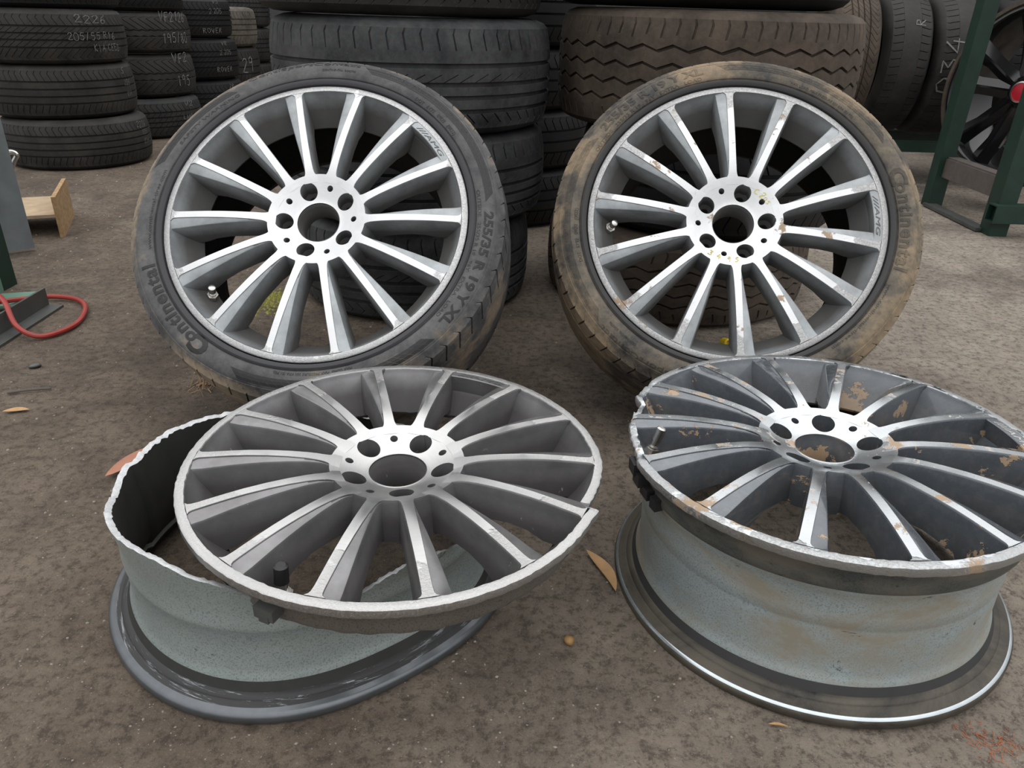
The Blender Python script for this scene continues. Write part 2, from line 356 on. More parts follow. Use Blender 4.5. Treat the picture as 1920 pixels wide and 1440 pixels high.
# ------------------------------------------------------------------ tyres lying in stacks
def tyre_geo(R, W, rim, grooves, npitch, ribs, gw=.0075, gd=.007, sd=.004, zig=0.0, shoulder=.035, mounted=None, double=False):
    """a hollow tyre about the z axis. grooves: positions across the tread 0..1; ribs: one (style, shear) per rib.
    Returns verts, faces. mounted: own outboard sidewall rows [(r,z)] (z down to the tread) and depth."""
    sh = shoulder
    if mounted: low, zt0, zt1, top = mounted
    else:
        low = [(rim, .020), (rim + .006, .008), (rim + .02, .002), (rim * .55 + R * .45, 0), (R - .040, .002), (R - .020, .009), (R - .010, .019)]
        zt0, zt1 = .030, W - .030
        top = [(r, W - z) for r, z in reversed(low)]
    rows = [(r, z, 0, 0, 0) for r, z in low]
    def crown(u): return R - .0045 * (2 * u - 1) ** 2 - .003 * (2 * u - 1) ** 8
    g = [(q - gw / 2 / (zt1 - zt0), q + gw / 2 / (zt1 - zt0)) for q in grooves]
    edges = [0] + [k for q in g for k in q] + [1]
    e = .0012 / (zt1 - zt0)
    for i in range(len(grooves) + 1):
        a, b = edges[2 * i], edges[2 * i + 1]; st, shr = ribs[i]
        zf0 = zig if i > 0 else 0; zf1 = zig if i < len(grooves) else 0
        mid = (a + b) / 2
        us = {0: [a, mid, b], 1: [a, a + .04 * (b - a), b - .04 * (b - a), b], 2: [a, a + .25 * (b - a), a + .26 * (b - a), b - .26 * (b - a), b - .25 * (b - a), b],
              3: [a, a + .01 * (b - a), a + .55 * (b - a), a + .58 * (b - a), b], 4: [a, b - .58 * (b - a), b - .55 * (b - a), b - .01 * (b - a), b]}[st]
        for k, u in enumerate(us):
            s_ = {0: 0, 1: 1, 2: 1 if 2 <= k <= 3 else 0, 3: 1 if k <= 2 else 0, 4: 1 if k >= 2 else 0}[st]
            t = (u - a) / (b - a) if b > a else 0
            rows.append((crown(u), zt0 + u * (zt1 - zt0), s_ * sd, shr * (t - .5), zf0 * (1 - t) + zf1 * t))
        if i < len(grooves):
            a2 = edges[2 * i + 1]; b2 = edges[2 * i + 2]
            for u in (a2 + e, b2 - e): rows.append((crown(u) - gd, zt0 + u * (zt1 - zt0), 0, 0, zig))
    rows += [(r, z, 0, 0, 0) for r, z in top]
    zt = [z for r, z in top][-1]; zl = low[0][1]
    rows += [(rim + .006, zt - (.012 if zt > zl else -.012), 0, 0, 0), (R - .03, zt1, 0, 0, 0), (R - .018, (zt0 + zt1) / 2, 0, 0, 0), (R - .03, zt0, 0, 0, 0), (rim + .006, zl + (.012 if zt > zl else -.012), 0, 0, 0)]
    fr = [(0, 0), (.03, 1), (.085, 1), (.115, 0), (.5, 0), (.75, 0)]
    if double: fr = [(0, 0), (.02, 1), (.06, 1), (.08, 0), (.5, 0), (.52, 1), (.56, 1), (.58, 0)]
    P = len(rows); v = []
    for p in range(npitch):
        for f_, on in fr:
            tri = 1 - 4 * abs(f_ - .5)
            for (r, z, sdp, shr, zg) in rows:
                a = 2 * PI * (p + f_ + shr) / npitch; rr = r - (sdp if on else 0)
                v.append((rr * math.cos(a), rr * math.sin(a), z + zg * tri))
    n = npitch * len(fr); f = []
    for k in range(n):
        k2 = (k + 1) % n
        for i in range(P):
            j = (i + 1) % P; f.append((k * P + i, k2 * P + i, k2 * P + j, k * P + j))
    return v, f
TY = {}
def tyre_style(key, *a, **k):
    v, f = tyre_geo(*a, **k); TY[key] = (v, f)
tyre_style('road', .316, .205, .205, [.22, .41, .60, .79], 74, [(1, .5), (0, 0), (0, 0), (0, 0), (1, -.5)])
tyre_style('siped', .316, .205, .205, [.24, .43, .60, .78], 66, [(1, 1.2), (1, 1.0), (1, 1.0), (1, 1.0), (1, -.6)], sd=.003)
tyre_style('winter', .31, .195, .195, [.38, .60], 46, [(1, 1.6), (0, 0), (1, -1.8)], sd=.006, zig=.003)
tyre_style('rain', .31, .195, .20, [.22, .40, .58, .76], 62, [(1, .9), (1, .6), (1, .6), (1, .6), (1, -.6)])
tyre_style('sport', .342, .235, .235, [.14, .30, .45, .66], 60, [(1, -.6), (0, 0), (0, 0), (3, 1.5), (4, -.25)], gw=.010, gd=.008)
tyre_style('van', .375, .255, .205, [.22, .40, .58, .76], 34, [(3, -.12), (0, 0), (0, 0), (0, 0), (4, .12)], gw=.0065, gd=.009, zig=.0058, sd=.004, double=True)
tyre_style('worn', .31, .20, .205, [.24, .76], 58, [(1, .15), (0, 0), (1, -.15)], gw=.0016, gd=.0012, sd=.004)
tyre_style('plain', .31, .20, .205, [.25, .5, .75], 60, [(1, .4), (0, 0), (0, 0), (1, -.4)])
def style_mesh(key, mat):
    k = (key, mat)
    if k not in SM:
        v, f = TY[key]; SM[k] = mesh('tyre', v, f, [M[mat]], None, 32)
    return SM[k]
SM = {}
DIM = {'road': (.316, .205), 'siped': (.316, .205), 'winter': (.31, .195), 'rain': (.31, .195), 'sport': (.342, .235), 'van': (.375, .255), 'plain': (.31, .20), 'worn': (.31, .20)}
def tyre(key, mat, x, y, z, label, group=None, R=None, W=None, tilt=(0, 0), spin=None, chalk=()):
    r0, w0 = DIM[key]; sx = (R or r0) / r0; sz = (W or w0) / w0
    sp = rnd.uniform(0, 6.28) if spin is None else spin
    o = put('tyre', style_mesh(key, mat), None, (x, y, z), (tilt[0] * D2R, tilt[1] * D2R, sp), (sx, sx, sz))
    tag(o, label, 'tyre', group)
    # direction from the tyre to the camera, in the tyre's own frame
    ac = math.degrees(math.atan2(0 - y, 0 - x)) - math.degrees(sp)
    for (body, zz, hh, da, arc) in chalk:
        v, f = tread_text(body, r0, zz * w0, hh * w0, ac + da, arc)
        put('chalk_marking', mesh('chalk_marking', v, f, [M['chalk']], None, None), o)
    return o

# ------------------------------------------------------------------ the alloy wheel (frame: z along the axle, 0 at the face; badge at angle 0)
ZT = [(.036, -.0196), (.042, -.0185), (.050, -.0158), (.060, -.0122), (.070, -.0085), (.080, -.0050), (.0845, -.0035), (.090, -.0018), (.10, .0005), (.12, .0032), (.15, .0050), (.18, .0050), (.21, .0034), (.235, .0011), (.25, .0002)]
def zt(r): return lerp_tab(ZT, r)
ZB = [(.070, -.060), (.09, -.054), (.12, -.044), (.16, -.039), (.19, -.042), (.205, -.050), (.213, -.060), (.226, -.047), (.238, -.030), (.2485, -.010)]
HW = [(.070, .0125), (.0815, .0125), (.0835, .0106), (.0850, .0093), (.0870, .0082), (.0900, .0074), (.095, .0068), (.12, .0060), (.2, .0055), (.240, .0056), (.2445, .0062), (.2475, .0076), (.2500, .0110)]
WF = [(.070, .0130), (.0815, .0130), (.0835, .0111), (.0850, .0098), (.0870, .0087), (.0900, .0080), (.095, .0077), (.11, .0086), (.14, .0120), (.18, .0168), (.215, .0208), (.235, .0230), (.244, .0240), (.25, .0255)]
DR = [(.083, .0003), (.10, .0008), (.14, .0016), (.24, .0030), (.25, .0020)]
def spoke_mesh(mats):
    st = [.072, .0815, .0835, .0850, .0870, .0900, .095, .102, .115, .135, .16, .185, .205, .222, .236, .2445, .2475, .2500]
    v = []
    for r in st:
        z = zt(r); zb = lerp_tab(ZB, r); h = lerp_tab(HW, r); wf = lerp_tab(WF, r); d = lerp_tab(DR, r)
        k = min(1, max(0, (z - zb) / .045))
        pts = [(-h - .0045 * k, zb), (-h - .0012, z - .003), (-h - .0004, z - .0006), (-h, z), (h, z), (h + .0004, z - .0005), (h + .0006, z - .0017), (wf - .0012, z - .0017 - d), (wf, z - .0026 - d), (wf + .0010, z - .0050 - d), (wf + .0012 + .0045 * k, zb)]
        for t, zz in pts: v.append((math.sqrt(max(0, r * r - t * t)), t, zz))
    n = 11; f = []; m = []
    for k in range(len(st) - 1):
        for i in range(n):
            j = (i + 1) % n; f.append((k * n + i, (k + 1) * n + i, (k + 1) * n + j, k * n + j)); m.append(0 if i == 3 else 1)
    f.append(tuple(range(n))); m.append(1); f.append(tuple(reversed([(len(st) - 1) * n + i for i in range(n)]))); m.append(1)
    return mesh('spoke', v, f, mats, m, 28)
LUG = [k * 72 for k in range(5)]; PIN = [36 + k * 72 for k in range(5)]
def hub_mesh(mats):
    holes = [(.058, a, .0150, 32) for a in LUG] + [(.0628, a, .0052, 16) for a in PIN]
    pts = []; edges = []
    def loop(cx, cy, r, n):
        b = len(pts)
        for k in range(n): pts.append(Vector((cx + r * math.cos(2 * PI * k / n), cy + r * math.sin(2 * PI * k / n))))
        for k in range(n): edges.append((b + k, b + (k + 1) % n))
    loop(0, 0, .0845, 140); loop(0, 0, .0372, 72)
    hc = []
    for (R_, a, r, n) in holes:
        c = (R_ * math.cos(a * D2R), R_ * math.sin(a * D2R)); hc.append((c, r)); loop(c[0], c[1], r, n)
    for R_ in (.0405, .044, .049, .054, .059, .064, .069, .074, .078, .0815):
        n = int(R_ * 2 * PI / .0035)
        for k in range(n):
            q = Vector((R_ * math.cos(2 * PI * k / n), R_ * math.sin(2 * PI * k / n)))
            if all((q - Vector(c)).length > r + .0012 for c, r in hc): pts.append(q)
    vs, es, fs, *_ = delaunay_2d_cdt(pts, edges, [], 0, 1e-6)
    v = [(p.x, p.y, zt(p.length)) for p in vs]; f = []; m = []
    for q in fs:
        c = sum((vs[i] for i in q), Vector((0, 0))) / len(q)
        if c.length < .0371 or c.length > .0846 or any((c - Vector(cc)).length < r * .995 for cc, r in hc): continue
        if len(q) == 3 and (vs[q[1]] - vs[q[0]]).cross(vs[q[2]] - vs[q[0]]) < 0: q = list(reversed(q))
        f.append(tuple(q)); m.append(0)
    b = MB(); b.add(v, f, m)
    for c, r in hc:     # bolt holes with a seat ring inside
        n = 32
        prof = [(r, None), (r * .985, -.026), (r * .93, -.040), (r * .52, -.046), (r * .50, -.066)] if r > .01 else [(r, None), (r * .95, -.02), (r * .9, -.050)]
        vv = []
        for k in range(n):
            a = 2 * PI * k / n
            for (rr, zz) in prof:
                x, y = c[0] + rr * math.cos(a), c[1] + rr * math.sin(a); vv.append((x, y, zt(math.hypot(x, y)) if zz is None else zz))
        P = len(prof); ff = [(k * P + i, k * P + i + 1, ((k + 1) % n) * P + i + 1, ((k + 1) % n) * P + i) for k in range(n) for i in range(P - 1)]
        b.add(vv, ff, 1)
    b.lathe([(.0372, zt(.0372)), (.0366, -.0185), (.0362, -.0205), (.0358, -.033), (.0338, -.036), (.0338, -.066), (.062, -.068), (.080, -.064), (.095, -.057), (.0905, -.030), (.0862, -.010), (.0850, -.0050), (.0845, zt(.0845))], 140, [0, 0, 1, 1, 1, 1, 1, 1, 1, 1, 1, 1])
    return mesh('hub', b.v, b.f, mats, b.m, 38)
FACE_IN = [(.2210, -.066), (.2150, -.0615), (.2146, -.0585), (.2200, -.0520), (.2300, -.0385), (.2400, -.0225), (.2465, -.0100), (.2492, -.0045), (.2500, -.0016)]
LIP = [(.2508, -.0002), (.2595, -.0002), (.2612, -.0016), (.2616, -.0085), (.2602, -.0125)]
SEAT = [(.2560, -.0140), (.2480, -.0150), (.2440, -.0200), (.2415, -.0430), (.2422, -.0480), (.2405, -.0540)]
WELL = [(.2340, -.0640), (.2300, -.0780), (.2288, -.1000), (.2294, -.1120), (.2278, -.1150), (.2278, -.1190), (.2276, -.1600), (.2278, -.1800), (.2300, -.1890), (.2324, -.1945), (.2328, -.1980), (.2316, -.2015)]
BACK = [(.2330, -.2045), (.2385, -.2065), (.2440, -.2085), (.2452, -.2105), (.2470, -.2110), (.2515, -.2140), (.2565, -.2155), (.2600, -.2175), (.2617, -.2205), (.2615, -.2270), (.2585, -.2315), (.2530, -.2300), (.2480, -.2250)]
BORE = [(.2380, -.2080), (.2330, -.1960), (.2230, -.1820), (.2215, -.1500), (.2215, -.0900), (.2250, -.0720)]

def wheel_parts(root, mats, ring_fn=None, stub=None, open_back=False):
    """mats: machined, painted, barrel, seat, dark, fracture"""
    sp = MESHES.setdefault('sp' + root.name, spoke_mesh([mats['mach'], mats['paint']]))
    for k in range(14):
        o = put('spoke', sp, root, rot=(0, 0, (360 / 14 * (k + .5)) * D2R))
    put('hub', hub_mesh([mats['mach'], mats['paint']]), root)
    b = MB()
    if stub is None:
        prof = FACE_IN + LIP + SEAT + WELL + BACK + BORE
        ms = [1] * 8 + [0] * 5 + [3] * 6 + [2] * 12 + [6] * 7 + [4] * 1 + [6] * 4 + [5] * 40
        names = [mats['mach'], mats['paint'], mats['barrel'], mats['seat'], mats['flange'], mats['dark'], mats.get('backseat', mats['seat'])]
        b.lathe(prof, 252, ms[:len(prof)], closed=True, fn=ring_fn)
    else:
        prof = FACE_IN + LIP + SEAT
        ms = [1] * 8 + [0] * 5 + [3] * 6 + [5]
        names = [mats['mach'], mats['paint'], mats['barrel'], mats['seat'], mats['flange'], M['fracture']]
        b.lathe(prof, 252, ms, closed=True, fn=ring_fn)
    b.build('rim', names, root, 42)
    # badge plate between the two spokes at angle 0
    bp = MB(); v = []; f = []; n = 14; a0, a1 = -11.2 * D2R, 11.4 * D2R
    for k in range(n + 1):
        a = a0 + (a1 - a0) * k / n
        for r, z in ((.2506, -.0009), (.2382, -.0012), (.2372, -.0022), (.2372, -.026), (.2440, -.015)): v.append((r * math.cos(a), r * math.sin(a), z))
    for k in range(n):
        for i in range(5): f.append((k * 5 + i, k * 5 + (i + 1) % 5, (k + 1) * 5 + (i + 1) % 5, (k + 1) * 5 + i))
    f += [tuple(range(5)), tuple(reversed(range(n * 5, n * 5 + 5)))]
    bp.add(v, f); pl = bp.build('badge_plate', mats['paint'], root)
    v, f = arc_text('///AMG', .2402, .0072, 9.0, -8.8, lambda r: -.0011, .0007, .0010, .0, .25)
    put('badge_lettering', mesh('badge_lettering', v, f, [mats['letter']], None, None), pl)
    return root
MESHES = {}
def valve(root, ang, r, z, cap_mat=None, long_=.032, up_=.45, fat=1.0):
    a = ang * D2R; o = Vector((r * math.cos(a), r * math.sin(a), z))
    rad = Vector((-math.cos(a), -math.sin(a), 0)); d = (rad * (1 - up_) + Vector((0, 0, 1)) * up_).normalized()
    X = d.cross(Vector((0, 0, 1))).normalized(); Y = X.cross(d)
    def cyl(b, s0, s1, r0, r1, n=12):
        r0 *= fat; r1 *= fat
        fr = [(o + d * s0, X * r0, Y * r0), (o + d * s1, X * r1, Y * r1)]
        b.prism([(math.cos(2 * PI * k / n), math.sin(2 * PI * k / n)) for k in range(n)], fr)
    b = MB(); cyl(b, -.006, .003, .0080, .0078, 6); cyl(b, .003, .006, .0062, .0062); cyl(b, .006, long_ * .55, .0040, .0040); cyl(b, long_ * .6, long_ * .64, .0043, .0043)
    st = b.build('valve_stem', M['chrome'], root)
    c = MB(); cyl(c, long_ * .45, long_ * .95, .0052, .0050); cyl(c, long_ * .95, long_, .0050, .0034)
    c.build('valve_cap', cap_mat or M['chrome'], st)

# mounted tyre, wheel frame (z outwards, 0 at the rim face)
SIDE = [(.2600, -.0130), (.2622, -.0060), (.2640, .0005), (.2675, .0032), (.2715, .0036), (.2745, .0020), (.2755, .0004), (.2768, .0026), (.2800, .0042), (.2880, .0050), (.2960, .0046), (.3030, .0028), (.3085, -.0002), (.3096, -.0018), (.3108, -.0014), (.3145, -.0050), (.3178, -.0100)]
def side_z(r): return lerp_tab([(a, b) for a, b in SIDE[5:]], r)
MT = {}
def mounted_tyre(root, mat, phi, extra):
    if 'v' not in MT:
        top = [(r, -.2440 - z) for r, z in reversed(SIDE)]
        MT['v'] = tyre_geo(.3315, .25, .2600, [.24, .42, .60, .78], 64, [(1, -.45), (0, 0), (0, 0), (0, 0), (1, .45)], gw=.009, gd=.007, sd=.006, mounted=(SIDE, -.0150, -.2290, top))
    v, f = MT['v']
    o = put('tyre', mesh('tyre', v, [tuple(reversed(q)) for q in f], [mat], None, 32), root, rot=(0, 0, phi * D2R))
    b = MB()
    def t(body, r0, h, a0, a1, **k):
        vv, ff = arc_text(body, r0, h, a0, a1, side_z, **k); return vv, ff
    def letters(name, items, m):
        bb = MB()
        for it in items:
            vv, ff = t(*it[:5], **(it[5] if len(it) > 5 else {})); bb.add(vv, ff)
        bb.build(name, m, o, None)
    L = extra['letter']
    letters('brand_lettering', [('C', .2762, .0275, -122, -128.6, dict(offset=.05, lift=.0009)), ('ontinental', .2795, .0215, -127.6, -160.2, dict(offset=.028, lift=.0009, spacing=1.14))], L)
    letters('size_lettering', [('255/35 R 19 Y XL', .2900, .0150, 2.6, -40, dict(offset=.03, lift=.0008))], L)
    letters('model_lettering', [('ContiSportContact', .3030, .0085, 119, 80, dict(lift=.0007))], extra['small'])
    for it_ in [('OUTSIDE   255/35 R 19   96Y   EXTRA   LOAD', .2785, .0060, 11, -39, dict(lift=.0006)),
                                ('DOT   6Y92   09D2   (0822)', .2795, .0062, 56, 35, dict(lift=.0006)),
                                ('www.continental-tires.com', .2800, .0055, -166, -197, dict(lift=.0006)),
                                ('CONTINENTAL  S-243796', .2890, .0045, 93, 81, dict(lift=.0006)),
                                ('TREADWEAR 280 TRACTION AA TEMPERATURE A', .2990, .0042, 66, 32, dict(lift=.0006)),
                                ('SAFETY WARNING', .2830, .0050, 152, 124, dict(lift=.0006)),
                                ('MAX LOAD  MAX PRESSURE 350 KPA (51 PSI)', .2800, .0045, -72, -98, dict(lift=.0006))]: letters('small_lettering', [it_], extra['small'])
    # hatched dark bands on the shoulder side of the sidewall
    hb = MB()
    for (a0, a1, n) in ((75, 6, 26), (-112, -48, 24), (160, 124, 14)):
        lo, hi = .2925, .3070
        for row in range(3):
            r0 = lo + (hi - lo) * row / 3; r1 = lo + (hi - lo) * (row + 1) / 3 - .0005
            for k in range(n):
                s = (a1 - a0) / n; q = []
                for (rr, e) in ((r0, 0), (r0, 1), (r1, 1), (r1, 0)):
                    sk = (rr - lo) / (hi - lo) * abs(s) * 1.3
                    a = (a0 + s * (k + e * .94) + sk) * D2R
                    q.append((rr * math.cos(a), rr * math.sin(a), side_z(rr) + .0004))
                hb.add(q, [(0, 1, 2, 3)] if s < 0 else [(3, 2, 1, 0)])
    hb.build('hatched_band', extra['hatch'], o, None)['kind'] = 'stuff'
    return o

def root_frame(name, c, X, Y, n, phi, label, cat, group=None):
    o = bpy.data.objects.new(name, None); COL.objects.link(o); o.empty_display_size = .05
    X, Y, n = Vector(X), Vector(Y), Vector(n); a = phi * D2R
    X2 = X * math.cos(a) + Y * math.sin(a); Y2 = -X * math.sin(a) + Y * math.cos(a)
    o.matrix_world = Matrix(((X2.x, Y2.x, n.x, c[0]), (X2.y, Y2.y, n.y, c[1]), (X2.z, Y2.z, n.z, c[2]), (0, 0, 0, 1)))
    return tag(o, label, cat, group)
# ------------------------------------------------------------------ setting
b = MB(); b.add([(-7, -3, 0), (9, -3, 0), (9, 10, 0), (-7, 10, 0)], [(0, 1, 2, 3)])
tag(b.build('floor', M['floor'], smooth=None), 'brown dirt-stained concrete floor strewn with grit', None, None, 'structure')
b = MB(); b.box((0, 7.7, 1.3), (14, .2, 2.6))
tag(b.build('wall_back', M['wall'], smooth=None), 'dark wall far behind the tyre stacks', None, None, 'structure')
b = MB(); b.box((4.6, 4.9, 1.3), (5.2, .2, 2.6))
tag(b.build('wall_right', M['wall'], smooth=None), 'dark wall behind the green rack', None, None, 'structure')

# ------------------------------------------------------------------ mounted wheels
def tyre_skin(name, root, base, dust, amt, mud, muds=1.0, seed=0, blobs=()):
    t = NT(name); c0 = t.coord(root); mp = t.n('Mapping'); t.l(c0, mp.inputs[0]); mp.inputs['Location'].default_value = (seed, seed, 0); c = mp.outputs[0]
    r, z = t.polar(c0)
    n1 = t.noise(c, 7, 5, .65); n2 = t.noise(c, 60, 5, .75); n3 = t.noise(c, 300, 3, .7)
    d = t.math('MULTIPLY', t.ramp(t.math('ADD', t.math('MULTIPLY', n1, .7), t.math('MULTIPLY', n2, .4)), .42, .68), amt)
    d = t.math('MULTIPLY', d, t.ramp(r, .272, .280))
    col = t.mix(d, base, dust); ro = t.mixv(d, .58, .85)
    # caked earth towards the shoulder and tread
    e = t.ramp(t.math('ADD', n1, t.math('MULTIPLY', t.ramp(r, .285, .33), .10)), .66 - .12 * mud, .74 - .12 * mud)
    e = t.math('MULTIPLY', t.math('MULTIPLY', e, muds), t.math('ADD', .45, t.math('MULTIPLY', t.ramp(n2, .35, .6), .55)))
    e = t.math('MULTIPLY', e, t.ramp(r, .272, .282))
    col = t.mix(e, col, t.mix(n2, (.20, .145, .095), (.34, .26, .17))); ro = t.mixv(e, ro, .95)
    for (bx, by, br, rm, st_) in blobs:       # caked patches with a place of their own
        vm = t.n('VectorMath', operation='DISTANCE'); t.l(c0, vm.inputs[0]); vm.inputs[1].default_value = (bx, by, -.02)
        k_ = t.math('MULTIPLY', t.ramp(t.math('ADD', vm.outputs['Value'], t.math('MULTIPLY', n1, .06)), br + .03, br * .55), t.ramp(t.math('ADD', r, t.math('MULTIPLY', n2, .012)), rm + .004, rm + .010))
        k_ = t.math('MULTIPLY', k_, t.math('ADD', st_ - .35, t.math('MULTIPLY', t.ramp(n2, .36, .58), .35)), True)
        col = t.mix(k_, col, t.mix(n2, (.19, .15, .105), (.36, .29, .205))); ro = t.mixv(k_, ro, .95)
    wh = t.math('MULTIPLY', t.ramp(t.noise(c, 38, 6, .8, .8), .70, .74), .5); col = t.mix(wh, col, (.38, .35, .30))
    t.bump(t.math('ADD', t.math('MULTIPLY', n2, .5), t.math('MULTIPLY', n3, .4)), .35, .0012)
    return t.done(col, ro, 0.0, .35)

WS = [
 dict(key='SL', c=(-.3450, 1.2622, .3867), X=(.9996, -.0208, .0188), Y=(0, .671, .7414), n=(-.0281, -.7411, .6708), rim=38.7, tyre=0,
      label='alloy wheel with cleaner black tyre, leaning on the stack left of the van tyres', skin=((.040, .040, .044), (.165, .16, .155), .8, .55, .8, 0, [(-.23, .23, .16, .306, .8), (-.32, .0, .12, .308, .85), (-.27, .10, .10, .312, .9), (-.16, -.29, .11, .312, .9), (.15, -.26, .055, .292, .9), (.07, -.30, .07, .296, .9)])),
 dict(key='SR', c=(.3881, 1.3224, .3897), X=(.9937, -.0886, .0686), Y=(0, .6122, .7907), n=(-.112, -.7857, .6083), rim=.8, tyre=140,
      label='alloy wheel with mud-caked tyre and yellow pen marks, leaning on the brown van tyres', skin=((.032, .031, .031), (.21, .175, .13), 1.0, .95, .9, 3.1)),
]
ROOT = {}
for W_ in WS:
    muddy = W_['key'] == 'SR'
    root = root_frame('mounted_wheel', W_['c'], W_['X'], W_['Y'], W_['n'], 0, W_['label'], 'wheel', 'complete wheels leaning on the stacks')
    ROOT[W_['key']] = root
    rimroot = root
    rr = bpy.data.objects.new('alloy_rim', None); COL.objects.link(rr); rr.parent = root; rr.rotation_euler = (0, 0, W_['rim'] * D2R)
    mats = dict(mach=machined('machined_' + W_['key'], root, .236 if not muddy else .208, .75 if not muddy else 1.0, (.60, .605, .61), .02 if muddy else 0),
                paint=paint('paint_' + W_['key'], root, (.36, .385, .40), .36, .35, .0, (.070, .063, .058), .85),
                barrel=M['steel_dark'], seat=M['tyre_black'], flange=M['steel_dark'], dark=M['tyre_shaded'], letter=M['steel_dark'], fracture=M['fracture'])
    wheel_parts(rr, mats)
    valve(rr, 178, .220, -.040, M['chrome'], .025, .72, 1.2)
    sk = tyre_skin('skin_' + W_['key'], root, *W_['skin'])
    small = tyre_skin('relief_' + W_['key'], root, tuple(k * .6 for k in W_['skin'][0]), tuple(k * .62 for k in W_['skin'][1]), W_['skin'][2] * .8, W_['skin'][3], W_['skin'][4] * .6, W_['skin'][5])
    mounted_tyre(root, sk, W_['tyre'], dict(letter=M['letter'] if not muddy else small, small=small, hatch=M['letter'] if not muddy else small))
# yellow pen figures on the hub of the muddy wheel
def pen(root, body, r0, h, a0, a1, inward=False):
    v, f, wd = strokes(body, .85, 2); out = []
    for p in v:
        a = (a0 + (a1 - a0) * p.x / wd) * D2R; r = r0 + (-1 if inward else 1) * p.y * h / 6
        out.append((r * math.cos(a), r * math.sin(a), zt(r) + .0008))
    put('pen_figure', mesh('pen_figure', out, f, [M['yellow_pen']], None, None), root)
for ch, r0, h, a0, a1 in (('C', .0660, .0085, 57, 49), ('2', .0650, .0105, 47, 39), ('0', .0665, .0055, 38.5, 34), ('S', .0665, .0065, 33, 27)): pen(ROOT['SR'], ch, r0, h, a0, a1)
for ch, a0, a1 in (('3', -129, -121), ('4', -116, -109), ('9', -101, -94.5), ('S', -91, -84)): pen(ROOT['SR'], ch, .0765, .0095, a0, a1, True)

# ------------------------------------------------------------------ broken rims lying on the floor
def arcdist(a, deg):
    d = math.degrees(a) - deg
    return (d + 180) % 360 - 180
def n1d(x, s=0): return noise.noise(Vector((x, s, .37)))
# left: face torn from its barrel, lip dented on the right
PHI_L = 67.0
def ring_left(a, i, r, z):
    w_ = math.degrees(a) + PHI_L; d = (w_ + 180) % 360 - 180        # world-ish angle in the wheel plane
    if r > .236:
        if -19.2 < d < 6: z -= .004 * max(0, min(1, (4 - d) / 21)); r -= .0125 * max(0, min(1, (4 - d) / 21)) ** 1.3 * min(1, (r - .236) / .012)
        elif -22 < d <= -19.2: r += .002
        if r > .248: r += .0010 * n1d(a * 40, 1)
    if z < -.035: z += .0025 * n1d(a * 12, 2) + .0012 * n1d(a * 70, 5)
    return r, z
L_root = root_frame('broken_alloy_wheel', (-.1419, .7962, .2041), (.9999, .0002, -.0117), (0, .9998, .0208), (.0117, -.0208, .9997), PHI_L,
    'silver spoked rim face torn off its barrel, lip dented, lying on that barrel', 'rim')
ml = dict(mach=machined('machined_torn', L_root, .196, .85, (.60, .595, .59), 0, .30, (.66, .65, .64)),
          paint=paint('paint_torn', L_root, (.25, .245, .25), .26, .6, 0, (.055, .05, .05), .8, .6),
          barrel=None, seat=barrel_mat('seat_torn', L_root, (.19, .175, .155)), flange=M['steel_dark'], dark=M['steel_dark'], letter=M['steel_dark'], fracture=M['fracture'])
ml['barrel'] = ml['seat']
wheel_parts(L_root, ml, ring_left, stub=True)
valve(L_root, 178, .2200, -.046, M['black_plastic'], .040, .92, 1.55)
b = MB(); a_ = 180 * D2R
for s_, rr_, zz_, dd in ((0, .250, -.036, (.016, .024, .014)), (.0, .254, -.042, (.009, .012, .009))):
    b.box((rr_ * math.cos(a_), rr_ * math.sin(a_), zz_), dd)
b.build('sensor_nut', M['steel_dark'], L_root, None)

# its barrel: bent, with a torn upper edge
CX, CY = -.262, .815
HT = [(-180, .170), (-171, .166), (-165, .162), (-150, .178), (-123, .194), (-115, .194), (-108, .184), (-100, .178), (-93, .166), (-84, .140), (-75, .124), (-62, .128), (-51, .140), (-43, .142), (-36, .138), (-20, .120), (0, .105), (30, .110), (70, .120), (110, .140), (130, .156), (138, .160), (150, .168), (160, .172), (176, .172), (180, .170)]
def flat(a):
    d = math.degrees(a); d = (d + 180) % 360 - 180
    return -.020 * math.exp(-((d + 52) / 34) ** 2) + .006 * math.exp(-((d + 175) / 30) ** 2) + .005 * math.exp(-((d + 8) / 25) ** 2)
def bprof(z):   # wall radius by height above the floor
    return lerp_tab([(.029, .2316), (.033, .2328), (.037, .2324), (.043, .2300), (.052, .2278), (.104, .2270), (.106, .2292), (.114, .2302), (.122, .2284), (.150, .2298), (.170, .2340), (.20, .2390)], z)
low = [(r, z + .2318) for r, z in reversed(BACK)]      # floor flange up to the hump
NB = 300; v = []; P = None
for k in range(NB):
    a = 2 * PI * k / NB; d = math.degrees(a); d = (d + 180) % 360 - 180
    h = lerp_tab(HT, d) + .003 * n1d(a * 25, 3) + .0018 * n1d(a * 90, 9); dr = flat(a)
    col_ = [(.2215, .055), (.2330, .036), (.2380, .024)] + [(r, z) for r, z in low]
    col_ += [(bprof(q_), q_) for q_ in [.0300, .0330, .0370, .0430, .0520, .0780, .1030] + [.104 + (h - .104) * t for t in (.04, .10, .15, .3, .5, .75, 1.0)]]
    ro_ = bprof(h); th = .0075 + .0015 * n1d(a * 60, 4)
    col_ += [(ro_ - th * .4, h + .0012 * n1d(a * 130, 6)), (ro_ - th, h - .0025 + .002 * n1d(a * 110, 7)), (.2215, h * .7), (.2205, h * .5)]
    P = len(col_)
    for r, z in col_: v.append(((r + dr) * math.cos(a), (r + dr) * math.sin(a), z))
nl = len(low); ms = []
